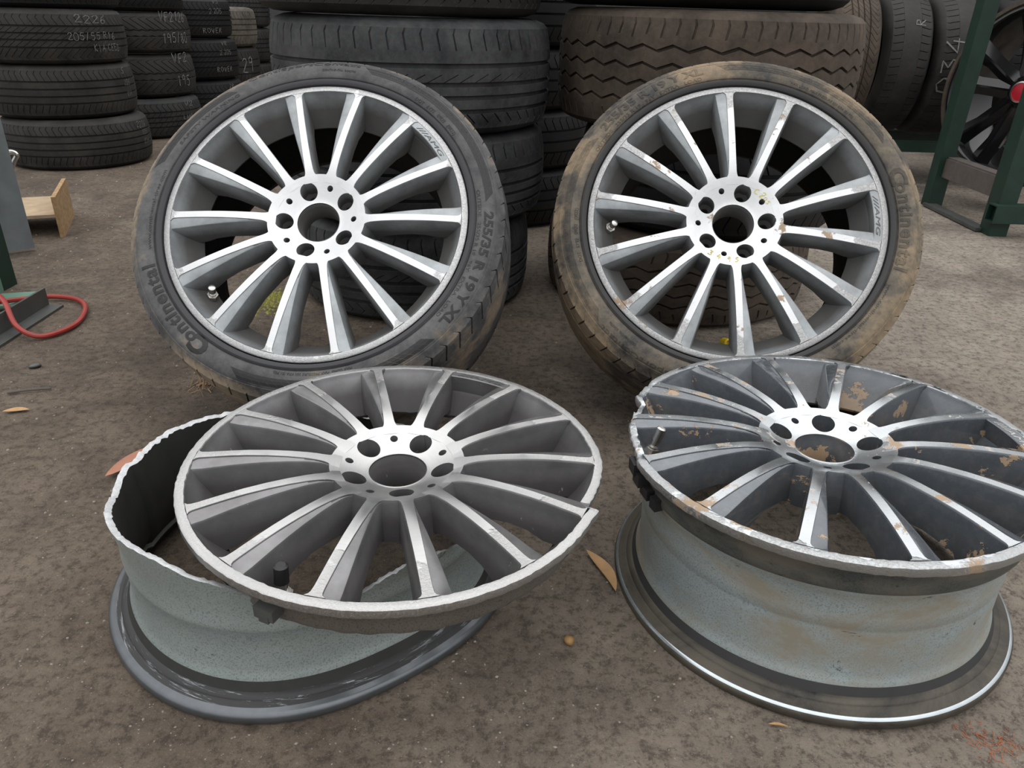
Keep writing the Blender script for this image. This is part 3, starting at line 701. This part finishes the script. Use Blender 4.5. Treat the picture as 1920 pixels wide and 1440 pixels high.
for i in range(P):
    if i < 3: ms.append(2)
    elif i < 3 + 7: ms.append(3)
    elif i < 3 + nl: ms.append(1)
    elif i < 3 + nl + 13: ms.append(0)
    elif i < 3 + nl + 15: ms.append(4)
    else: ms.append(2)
f = []; mi = []
for k in range(NB):
    for i in range(P):
        f.append((k * P + i, ((k + 1) % NB) * P + i, ((k + 1) % NB) * P + (i + 1) % P, k * P + (i + 1) % P)); mi.append(ms[i])
bo = put('broken_barrel', mesh('broken_barrel', v, f, [], mi, 40), None, (CX, CY, 0))
flange_l = simple('flange_left', (.125, .133, .143), .28, .6, .25, 60, .1)
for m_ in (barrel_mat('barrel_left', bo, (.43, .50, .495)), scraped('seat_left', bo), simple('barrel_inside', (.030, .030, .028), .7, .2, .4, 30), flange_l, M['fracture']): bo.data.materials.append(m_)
tag(bo, 'grey-green rim barrel with jagged torn top edge, flat on the floor under the torn face', 'rim')

# right: cracked rim, still in one piece, a bite out of the lip at its left
PHI_R = .5
BITE = [(118, .2616), (138, .2616), (150, .2600), (153.5, .2600), (155.5, .2535), (157.5, .2450), (161.5, .2440), (166.8, .2490), (171, .2525), (176, .2540), (181, .2540), (187, .2545), (191.5, .2560), (193, .2616), (240, .2616)]
def ring_right(a, i, r, z):
    d = math.degrees(a) + PHI_R; d = d % 360
    if z > -.03:
        lim = lerp_tab(BITE, d)
        if lim < .2612:
            k = min(1, max(0, (r - .215) / .046))
            r = r - (.2616 - lim) * k * .9
            if r > .235: r += .0025 * n1d(a * 50, 2); z += .004 * n1d(a * 33, 8) - .002
        elif r > .25: r += .0010 * n1d(a * 45, 1)
    elif -.06 < z <= -.03 and 155 < d < 192: r -= .006
    return r, z
R_root = root_frame('cracked_alloy_wheel', (.4111, .8391, .2310), (.9995, .0005, .0325), (0, .9999, -.015), (-.0325, .015, .9994), PHI_R,
    'muddy dark grey spoked rim, a bite out of its lip, flat on its barrel', 'rim')
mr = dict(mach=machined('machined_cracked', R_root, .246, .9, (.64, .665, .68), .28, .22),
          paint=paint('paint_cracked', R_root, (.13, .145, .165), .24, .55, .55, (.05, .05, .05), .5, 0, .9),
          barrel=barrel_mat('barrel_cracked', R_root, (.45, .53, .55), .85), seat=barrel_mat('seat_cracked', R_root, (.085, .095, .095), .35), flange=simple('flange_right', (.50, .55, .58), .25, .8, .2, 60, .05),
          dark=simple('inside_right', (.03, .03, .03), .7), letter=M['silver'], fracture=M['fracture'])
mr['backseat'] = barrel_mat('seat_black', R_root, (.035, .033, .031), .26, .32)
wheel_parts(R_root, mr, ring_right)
valve(R_root, 173, .222, -.036, M['chrome'], .036, .75, 1.3)
b = MB(); a_ = 188 * D2R
for (rr_, zz_, da, dd) in ((.252, -.024, 0, (.016, .022, .016)), (.249, -.034, 3, (.018, .020, .016)), (.244, -.046, 6, (.016, .022, .014)), (.243, -.050, 11, (.014, .014, .016))):
    q = (188 + da) * D2R; b.box((rr_ * math.cos(q), rr_ * math.sin(q), zz_), dd, 0, Matrix.Rotation(q, 3, 'Z'))
b.build('pressure_sensor', M['black_plastic'], R_root, None)

# ------------------------------------------------------------------ tyre stacks
st = [
 ('road', 'tyre_dusty', -2.110, 3.690, 0, .213, 0, 'lowest tyre of the left front stack, straight grooves, chalk at its right end', [('2226', .76, .13, 58, 14), ('205', .60, .10, 62, 9), ('KIA', .40, .12, 63, 9)]),
 ('road', 'tyre_dusty', -2.157, 3.720, .213, .225, 0, 'second tyre up in the left front stack, straight grooves', [('S', .80, .12, 55, 5), ('205', .58, .10, 59, 9), ('KIA', .36, .10, 60, 8)]),
 ('siped', 'tyre_dusty', -2.158, 3.720, .438, .219, 0, 'third tyre up in the left front stack, slanted sipes and chalked figures 2226', [('2226', .76, .14, 33, 28), ('205/55 R16', .46, .13, 33, 42), ('KIA CEED', .24, .13, 44, 27)]),
 ('road', 'tyre_shaded', -2.170, 3.750, .657, .21, 0, 'topmost tyre of the left front stack, only its dark underside in view', []),
 ('rain', 'tyre_black', -2.190, 4.560, 0, .207, 0, 'lowest tyre of the second stack from the left, standing on the floor', [('V2', .80, .12, 50, 14), ('LAND', .46, .12, 47, 15)]),
 ('winter', 'tyre_dusty', -2.217, 4.620, .209, .222, 0, 'second tyre up in the second stack from the left, branching winter tread', [('VF2', .80, .22, 48, 22), ('195', .28, .24, 49, 20)]),
 ('winter', 'tyre_dusty', -2.211, 4.620, .437, .202, 0, 'third tyre up in the second stack from the left, branching tread, chalked 195', [('VF2126', .78, .24, 46, 36), ('195/80', .26, .24, 46, 36)]),
 ('rain', 'tyre_shaded', -2.222, 4.620, .641, .20, 0, 'topmost tyre of the second stack from the left, dark underside in view', []),
 ('siped', 'tyre_shaded', -2.195, 5.320, 0, .24, 0, 'lowest visible tyre of the third stack from the left, slanted sipes', [('ZR', .80, .10, 48, 9)]),
 ('siped', 'tyre_shaded', -2.200, 5.320, .245, .24, 0, 'middle tyre of the third stack from the left, dark with chalk at its right', [('VR', .85, .10, 46, 10), ('2 205', .62, .11, 47, 20), ('ROVER', .20, .12, 43, 24)]),
 ('siped', 'tyre_shaded', -2.215, 5.320, .487, .23, 0, 'top tyre of the third stack from the left, dark with chalk and slanted sipes', [('VS', .86, .10, 44, 10), ('2 205', .62, .12, 43, 20), ('ROVER', .14, .12, 36, 26)]),
 ('plain', 'tyre_shaded', -2.262, 5.960, 0, .145, 0, 'narrow tyre at the foot of the fourth stack from the left, behind the wheel', []),
 ('plain', 'tyre_dusty', -2.262, 5.960, .145, .262, 0, 'tyre of the fourth stack from the left with a large chalked 29', [('29', .38, .36, 45, 22)]),
 ('road', 'tyre_tan', -2.262, 5.960, .407, .255, 0, 'tan dusty ribbed tyre on the fourth stack from the left', []),
 ('rain', 'tyre_black', -2.347, 6.600, 0, .262, 0, 'lowest tyre of the farthest stack, seen left of the centre stack', []),
 ('rain', 'tyre_black', -2.342, 6.600, .264, .25, 0, 'middle tyre of the farthest stack, seen left of the centre stack', []),
 ('rain', 'tyre_black', -2.342, 6.600, .518, .25, 0, 'top tyre of the farthest stack, seen left of the centre stack', []),
 ('sport', 'tyre_grey', -.284, 2.030, 0, .238, .315, 'lowest tyre of the centre stack, seen through the left wheel', []),
 ('sport', 'tyre_grey', -.266, 2.030, .240, .210, .331, 'second tyre up in the centre stack, grooves and notches, half hidden by the left wheel', []),
 ('sport', 'tyre_grey', -.273, 2.030, .452, .240, .343, 'big grey tyre third up in the centre stack, wide ribs above the left wheel', []),
 ('sport', 'tyre_dusty', -.296, 2.030, .694, .240, .343, 'topmost tyre of the centre stack, cut off by the top of the photo', []),
 ('van', 'tyre_brown', .454, 2.100, 0, .212, .362, 'lowest van tyre, zigzag tread seen through the muddy wheel', []),
 ('plain', 'tyre_shaded', .520, 2.120, .213, .245, .350, 'black tyre between the two brown zigzag van tyres', []),
 ('van', 'tyre_brown', .473, 2.110, .462, .262, .377, 'big brown van tyre with zigzag grooves above the muddy wheel', []),
 ('plain', 'tyre_shaded', .440, 2.130, .728, .23, .37, 'dark tyre on top of the brown van tyre, at the top of the photo', []),
 ('plain', 'tyre_shaded', -.060, 2.950, 0, .2, 0, 'lowest tyre in the dark gap between centre stack and van tyres', []),
 ('plain', 'tyre_shaded', -.050, 2.960, .2, .2, 0, 'second tyre in the dark gap between centre stack and van tyres', []),
 ('plain', 'tyre_shaded', -.065, 2.950, .4, .2, 0, 'third tyre in the dark gap between centre stack and van tyres', []),
 ('plain', 'tyre_shaded', -.055, 2.950, .6, .2, 0, 'top tyre in the dark gap between centre stack and van tyres', []),
]
for key, mat, x, y, z, W_, R_, lab, ch in st:
    tyre(key, mat, x, y, z, lab, 'used tyres in the stacks', R_ or None, W_, (0, 0), None, ch)
# standing tyres in the rack behind
def standing(key, mat, c, axis, label, R, W, chalk=()):
    o = tyre(key, mat, 0, 0, 0, label, 'tyres standing on the rack', R, W)
    A = Vector(axis).normalized(); X = A.cross(Vector((0, 0, 1))).normalized(); Y = A.cross(X)
    Mx = Matrix(((X.x, Y.x, A.x), (X.y, Y.y, A.y), (X.z, Y.z, A.z)))
    r0, w0 = DIM[key]; sc = Matrix.Diagonal((R / r0, R / r0, W / w0))
    o.matrix_world = Matrix.Translation(Vector(c) - A * W / 2) @ (Mx @ sc).to_4x4()
    dirc = Mx.transposed() @ (Vector((0, 0, .7)) - Vector(c)); a0 = math.degrees(math.atan2(dirc.y, dirc.x))
    for (body, zz, hh, da, arc) in chalk:
        v, f = tread_text(body, r0, zz * w0, hh * w0, a0 + da, arc); put('chalk_marking', mesh('chalk_marking', v, f, [M['chalk']], None, None), o)
    return o
ax = Vector((-1, .10, 0))
standing('worn', 'tyre_dusty', (1.771, 3.98, .521), ax, 'worn tyre standing in the rack beside the brown van tyre', .316, .205, [('R', .25, .2, 34, 8)])
standing('worn', 'tyre_dusty', (2.010, 3.955, .521), ax, 'worn tyre standing in the rack behind the green post, chalked O34', .316, .235, [('O34', .56, .34, 2, 46)])
standing('siped', 'tyre_brown', (1.515, 3.92, .525), ax, 'brown siped tyre standing in the rack, a sliver beside the van tyre', .316, .20)

standing('worn', 'tyre_shaded', (2.330, 3.92, .521), ax, 'added tyre standing in the rack as dark backing behind the black wheel', .316, .30)  # added so the view through the black wheel's spokes stays dark
standing('worn', 'tyre_shaded', (2.68, 3.90, .521), ax, 'dark tyre standing in the rack at the right edge of the photo', .316, .30)
# ------------------------------------------------------------------ green rack on the right
rk = tag(bpy.data.objects.new('storage_rack', None), 'green steel storage rack with upright posts at the right edge', 'rack'); COL.objects.link(rk); rk.location = (1.77, 2.8, 0)
def rpart(name, m, *boxes):
    b = MB()
    for c, d in boxes: b.box(Vector(c) - rk.location, d)
    o = b.build(name, m, rk, None); return o
rpart('post', M['green'], ((1.790, 3.254, .8), (.060, .060, 1.6)))
rpart('post', M['green'], ((1.800, 2.800, .8), (.066, .070, 1.6)))
rpart('post', M['green'], ((1.345, 4.10, .8), (.06, .06, 1.6)))
rpart('post', M['green'], ((3.05, 4.10, .8), (.06, .06, 1.6)))
rpart('rail', M['rail_brown'], ((1.790, 3.03, .165), (.012, .40, .075)), ((1.815, 3.03, .205), (.05, .40, .008)))
rpart('beam', M['green'], ((2.20, 3.70, .178), (1.76, .045, .045)))
rpart('beam', M['green'], ((2.20, 4.08, .178), (1.76, .045, .045)))
rpart('beam', M['green'], ((2.20, 4.10, .86), (1.76, .045, .05)))
rpart('floor_rail', M['steel_dark'], ((1.770, 3.03, .010), (.05, .42, .012)))
b = MB()      # short hollow beam end
o_ = Vector((1.765, 2.76, .088)) - rk.location
for c, d in (((.10, 0, .030), (.24, .055, .005)), ((.10, 0, -.030), (.24, .055, .005)), ((.10, -.026, 0), (.24, .004, .056)), ((.10, .026, 0), (.24, .004, .056))): b.box(o_ + Vector(c), d)
b.build('hollow_beam', M['green'], rk, None)

# black alloy wheel with a red cap inside the rack
wc = Vector((1.965, 3.155, .474)); A = Vector((-.90, -.43, .05)).normalized(); X = Vector((0, 0, 1)).cross(A).normalized(); Y = A.cross(X)
br = tag(bpy.data.objects.new('black_wheel', None), 'glossy black five-spoke alloy wheel with red centre cap, in the green rack', 'wheel'); COL.objects.link(br)
br.matrix_world = Matrix(((X.x, Y.x, A.x, wc.x), (X.y, Y.y, A.y, wc.y), (X.z, Y.z, A.z, wc.z), (0, 0, 0, 1))) @ Matrix.Scale(1.1, 4)
b = MB(); b.lathe([(.262, -.05), (.272, -.012), (.282, 0), (.290, -.002), (.292, -.012), (.28, -.03), (.27, -.22), (.25, -.22), (.245, -.10)], 96, closed=True)
b.build('rim', M['gloss_black'], br)
b = MB(); b.lathe([(.292, -.014), (.300, -.006), (.316, -.012), (.325, -.04), (.328, -.09), (.328, -.17), (.318, -.23), (.29, -.22)], 96)
b.build('tyre', M['tyre_brown'], br)
for k in range(10):
    b = MB(); a0 = 8 * D2R * (1 if k % 2 else -1)
    stn = [(.02, .036, -.005, .06), (.10, .030, -.012, .06), (.19, .030, -.020, .06), (.268, .040, -.012, .05)]
    fr = []
    vv = []
    for r, h, z, dep in stn:
        vv += [(r, -h * .5, z - dep), (r, -h, z - .018), (r, -h * .12, z), (r, h * .12, z), (r, h, z - .018), (r, h * .5, z - dep)]
    ff = []
    for s in range(3):
        for i in range(6): ff.append((s * 6 + i, (s + 1) * 6 + i, (s + 1) * 6 + (i + 1) % 6, s * 6 + (i + 1) % 6))
    ff += [tuple(range(6)), tuple(reversed(range(18, 24)))]
    b.add(vv, ff)
    b.build('spoke', M['gloss_black'], br, 30, rot=(0, 0, (k // 2 * 72 + (14 if k % 2 else -14) + 20) * D2R))
b = MB(); b.lathe([(.06, -.05), (.055, -.006), (.045, .004), (.0, .004)], 40); b.build('hub', M['gloss_black'], br)
b = MB(); b.lathe([(.036, .003), (.036, .010), (.031, .011), (.031, .0085)], 40); cp = b.build('cap_ring', M['chrome'], br)
b = MB(); b.lathe([(.031, .0085), (.02, .0105), (0, .011)], 40); b.build('centre_cap', M['red_cap'], br)
# pale wheel trims behind the standing tyres
for i, (x, y, z, lab) in enumerate(((1.79, 4.20, .82, 'pale domed wheel trim above the standing tyres, nearer the van tyre'), (2.00, 4.20, .79, 'pale domed wheel trim above the standing tyres, nearer the green post'))):
    b = MB(); b.lathe([(.13, -.02), (.125, 0), (.10, .018), (.05, .028), (0, .03)], 40)
    o = b.build('wheel_trim', M['silver'], loc=(x, y - .0, z + .09), rot=(78 * D2R, 0, (-10 + 14 * i) * D2R)); tag(o, lab, 'wheel trim', 'pale wheel trims')

# ------------------------------------------------------------------ things at the left edge
lp = tag(bpy.data.objects.new('left_upright', None), 'green steel upright with a grey plate behind it, at the left edge', 'post'); COL.objects.link(lp); lp.location = (-1.40, 1.9, 0)
b = MB(); b.box(Vector((-1.405, 1.895, .8)) - lp.location, (.075, .075, 1.6)); b.build('post', M['green'], lp, None)
gp = MB(); gp.box(Vector((-1.535, 2.205, .70)) - lp.location, (.014, .10, 1.38), 0, Matrix.Rotation(-52 * D2R, 3, 'Z')); 
gp.build('plate', M['plate_grey'], lp, None)
b = MB(); b.box(Vector((-1.47, 2.06, 1.2)) - lp.location, (.04, .36, .03)); b.build('bracket', M['green'], lp, None)
# short rusty beam
ib = tag(bpy.data.objects.new('steel_beam', None), 'short rusty steel beam offcut with cream paint, on the floor behind the grey plate', 'beam'); COL.objects.link(ib); ib.location = (-1.62, 2.52, 0)
Mz = Matrix.Rotation(23 * D2R, 3, 'Z')
b = MB(); b.box((.07, 0, .066), (.013, .30, .132), 0, Mz); b.build('flange', M['rust'], ib, None)
b = MB(); b.box((-.155, -.06, .066), (.013, .30, .132), 0, Mz); b.build('flange', M['rust'], ib, None)
b = MB(); b.box((-.043, -.03, .066), (.215, .285, .010), 0, Mz); b.build('web', M['cream_rust'], ib, None)
# angle iron
def oriented(name, m, p, q, secs, label, cat):
    p, q = Vector(p), Vector(q); t = (q - p).normalized(); Xs = Vector((t.y, -t.x, 0)); b = MB()
    b.prism(secs, [(p, Xs, Vector((0, 0, 1))), (q, Xs, Vector((0, 0, 1)))])
    o = b.build(name, m, None, None); return tag(o, label, cat)
oriented('angle_iron', M['steel_dark'], (-1.165, 1.40, 0), (-1.165, 1.775, 0), [(-.030, 0), (.012, 0), (.012, .006), (-.024, .006), (-.024, .050), (-.030, .050)], 'dark steel angle iron lying on the floor under the red hose', 'angle iron')
b = MB(); b.box((-1.300, 1.775, .012), (.13, .10, .006), 0, Matrix.Rotation(18 * D2R, 3, 'Z')); b.box((-1.335, 1.80, .045), (.006, .09, .066), 0, Matrix.Rotation(18 * D2R, 3, 'Z')); b.box((-1.300, 1.775, .005), (.10, .07, .010), 0, Matrix.Rotation(18 * D2R, 3, 'Z'))
tag(b.build('bracket_plate', M['green_light'], None, None), 'faded green bent bracket on the floor at the foot of the upright', 'bracket')
def spline(pts, n=8):
    out = []
    P_ = [Vector(p) for p in pts]
    for i in range(len(P_) - 1):
        p0, p1, p2, p3 = P_[max(i - 1, 0)], P_[i], P_[i + 1], P_[min(i + 2, len(P_) - 1)]
        for k in range(n):
            t = k / n; out.append(.5 * ((2 * p1) + (-p0 + p2) * t + (2 * p0 - 5 * p1 + 4 * p2 - p3) * t * t + (-p0 + 3 * p1 - 3 * p2 + p3) * t ** 3))
    return out + [P_[-1]]
hp = spline([(-1.42, 1.75, .05), (-1.33, 1.74, .050), (-1.265, 1.70, .058), (-1.20, 1.635, .064), (-1.145, 1.575, .030), (-1.095, 1.565, .010), (-1.060, 1.605, .008), (-1.055, 1.67, .008), (-1.085, 1.755, .010), (-1.135, 1.805, .010), (-1.20, 1.815, .012), (-1.25, 1.77, .020), (-1.30, 1.69, .035), (-1.42, 1.66, .03)])
b = MB(); b.tube(hp, .0060, 10); tag(b.build('rubber_hose', M['red_hose']), 'thin red rubber hose looping over the angle iron', 'hose')
b = MB(); b.tube([Vector(p) - lp.location for p in spline([(-1.575, 2.27, .285), (-1.545, 2.27, .286), (-1.512, 2.27, .290), (-1.498, 2.27, .282), (-1.512, 2.27, .262), (-1.528, 2.27, .235), (-1.545, 2.27, .225)])], .007, 8)
b.build('hook', M['chrome'], lp, None)

# ------------------------------------------------------------------ leaves and litter on the floor
def leaf(x, y, L, wd, rot, curl, m, label, z=.004):
    n = 14; v = []; f = []
    for k in range(n + 1):
        t = k / n; w_ = wd * (math.sin(PI * min(1, t * 1.08)) ** .8 if 0 < t < 1 else .02) * (1 - .35 * t)
        cx_ = L * (t - .5); cy_ = .13 * L * math.sin(t * PI * .9); zz = curl * (4 * (t - .5) ** 2) 
        for s, dz in ((-1, .10), (0, 0), (1, .14)): v.append((cx_, cy_ + s * w_ / 2, zz + dz * w_))
    for k in range(n):
        for i in (0, 1): f.append((k * 3 + i, k * 3 + 3 + i, k * 3 + 4 + i, k * 3 + 1 + i))
    nb = len(v); v += [(a, c, d - .0006) for a, c, d in v]; f += [tuple(reversed([i + nb for i in q])) for q in f[:]]
    o = put('dry_leaf', mesh('dry_leaf', v, f, [m], None, 60), None, (x, y, z), (0, 0, rot * D2R)); return tag(o, label, 'leaf', 'dry leaves')
leaf(-.625, 1.075, .150, .034, 62, .010, M['leaf_pink'], 'long pinkish dry leaf behind the torn barrel')
leaf(.132, .822, .098, .021, -72, .004, M['leaf_tan'], 'narrow orange-brown dry leaf between the two rims on the floor')
leaf(.312, .577, .024, .004, -12, .001, M['leaf_tan'], 'tiny tan leaf sliver in front of the cracked rim')
leaf(-.940, 1.228, .050, .018, 10, .002, M['leaf_tan'], 'small pale leaf scrap on the floor at the left edge')
def pebble(name, x, y, s, m, label, cat, sq=(1, .85, .75)):
    b = MB(); pr = [(math.sin(PI * k / 8) * (1 + .12 * math.sin(k * 3.1)), -math.cos(PI * k / 8)) for k in range(9)]
    b.lathe(pr, 14, fn=lambda a, i, r, z: (r * (1 + .12 * math.sin(2 * a + i)), z))
    o = b.build(name, m, None, 60, loc=(x, y, s * sq[2] * .95), rot=(0, 0, x * 30), scale=(s * sq[0], s * sq[1], s * sq[2])); return tag(o, label, cat)
pebble('seed_pod', .082, .694, .0075, M['seed'], 'glossy brown seed pod on the bare floor between the two lying rims', 'seed pod')
b = MB(); b.lathe([(0, 0), (.010, 0), (.011, .003), (.011, .017), (.007, .018), (.006, .012), (0, .012)], 20)
tag(b.build('yellow_cap', M['yellow'], None, 40, loc=(.505, 1.655, .011), rot=(80 * D2R, 0, .5)), 'small yellow plastic cap on the floor behind the muddy wheel', 'cap')
b = MB(); b.tube(spline([(-1.003, 1.30, .004), (-.97, 1.31, .006), (-.93, 1.325, .004)]), .0022, 6)
tag(b.build('twig', M['rail_brown']), 'thin dark twig on the floor at the left edge', 'twig')
pebble('bark_chip', -1.020, 1.423, .010, M['steel_dark'], 'dark chip on the floor below the red hose', 'chip', (1.3, .7, .5))
# moss and grit nobody could count
b = MB(); q = random.Random(3)
for k in range(240):
    x = -.655 + q.gauss(0, .035); y = 1.87 + q.gauss(0, .045); s = q.uniform(.003, .009)
    b.add([(x - s, y, 0), (x, y - s, 0), (x + s, y, 0), (x, y + s, 0), (x, y, s * .6)], [(0, 1, 4), (1, 2, 4), (2, 3, 4), (3, 0, 4)])
tag(b.build('moss', M['moss'], None, None), 'yellow-green moss patch on the floor behind the left wheel', 'moss', None, 'stuff')
b = MB()
for k in range(5200):
    y = .38 + 3.6 * q.random() ** 1.8; x = q.uniform(-.85, .85) * (y + .25)
    if q.random() < .25: x = -abs(x) 
    s = q.choice((.0007, .0009, .0011, .0013, .0017, .0026)) * (.55 + .45 * y) * q.uniform(.7, 1.2); e = q.uniform(.5, 1.0); a = q.uniform(0, PI)
    ca, sa = math.cos(a) * s, math.sin(a) * s
    b.add([(x - ca, y - sa, 0), (x + sa * e, y - ca * e, 0), (x + ca, y + sa, 0), (x - sa * e, y + ca * e, 0), (x, y, s * .7)], [(0, 1, 4), (1, 2, 4), (2, 3, 4), (3, 0, 4)])
tag(b.build('grit', M['grit'], None, None), 'pale crumbs and grit scattered over the concrete floor', 'grit', None, 'stuff')

b = MB()
for k in range(90):
    x = .545 + q.gauss(0, .020); y = .565 + q.gauss(0, .012); a = q.uniform(0, PI); L_ = q.uniform(.002, .008)
    b.tube([(x, y, .0008), (x + L_ * math.cos(a), y + L_ * math.sin(a), q.uniform(.001, .003))], .0004, 4)
tag(b.build('orange_fibres', simple('orange_fibre', (.42, .13, .05), .8), None, None), 'scatter of orange-red fibres on the floor near the bottom right corner', 'fibres', None, 'stuff')
b = MB()
for k in range(160):
    x = -.60 + q.gauss(0, .030); y = 1.375 + q.gauss(0, .020); a = q.uniform(0, PI); L_ = q.uniform(.006, .030)
    b.tube([(x, y, .0015), (x + L_ * math.cos(a), y + L_ * math.sin(a), q.uniform(.002, .022))], q.choice((.0006, .001, .0025)), 4)
tag(b.build('mud_straw', M['mud'], None, None), 'clump of dried mud and straw under the edge of the left wheel', 'mud', None, 'stuff')
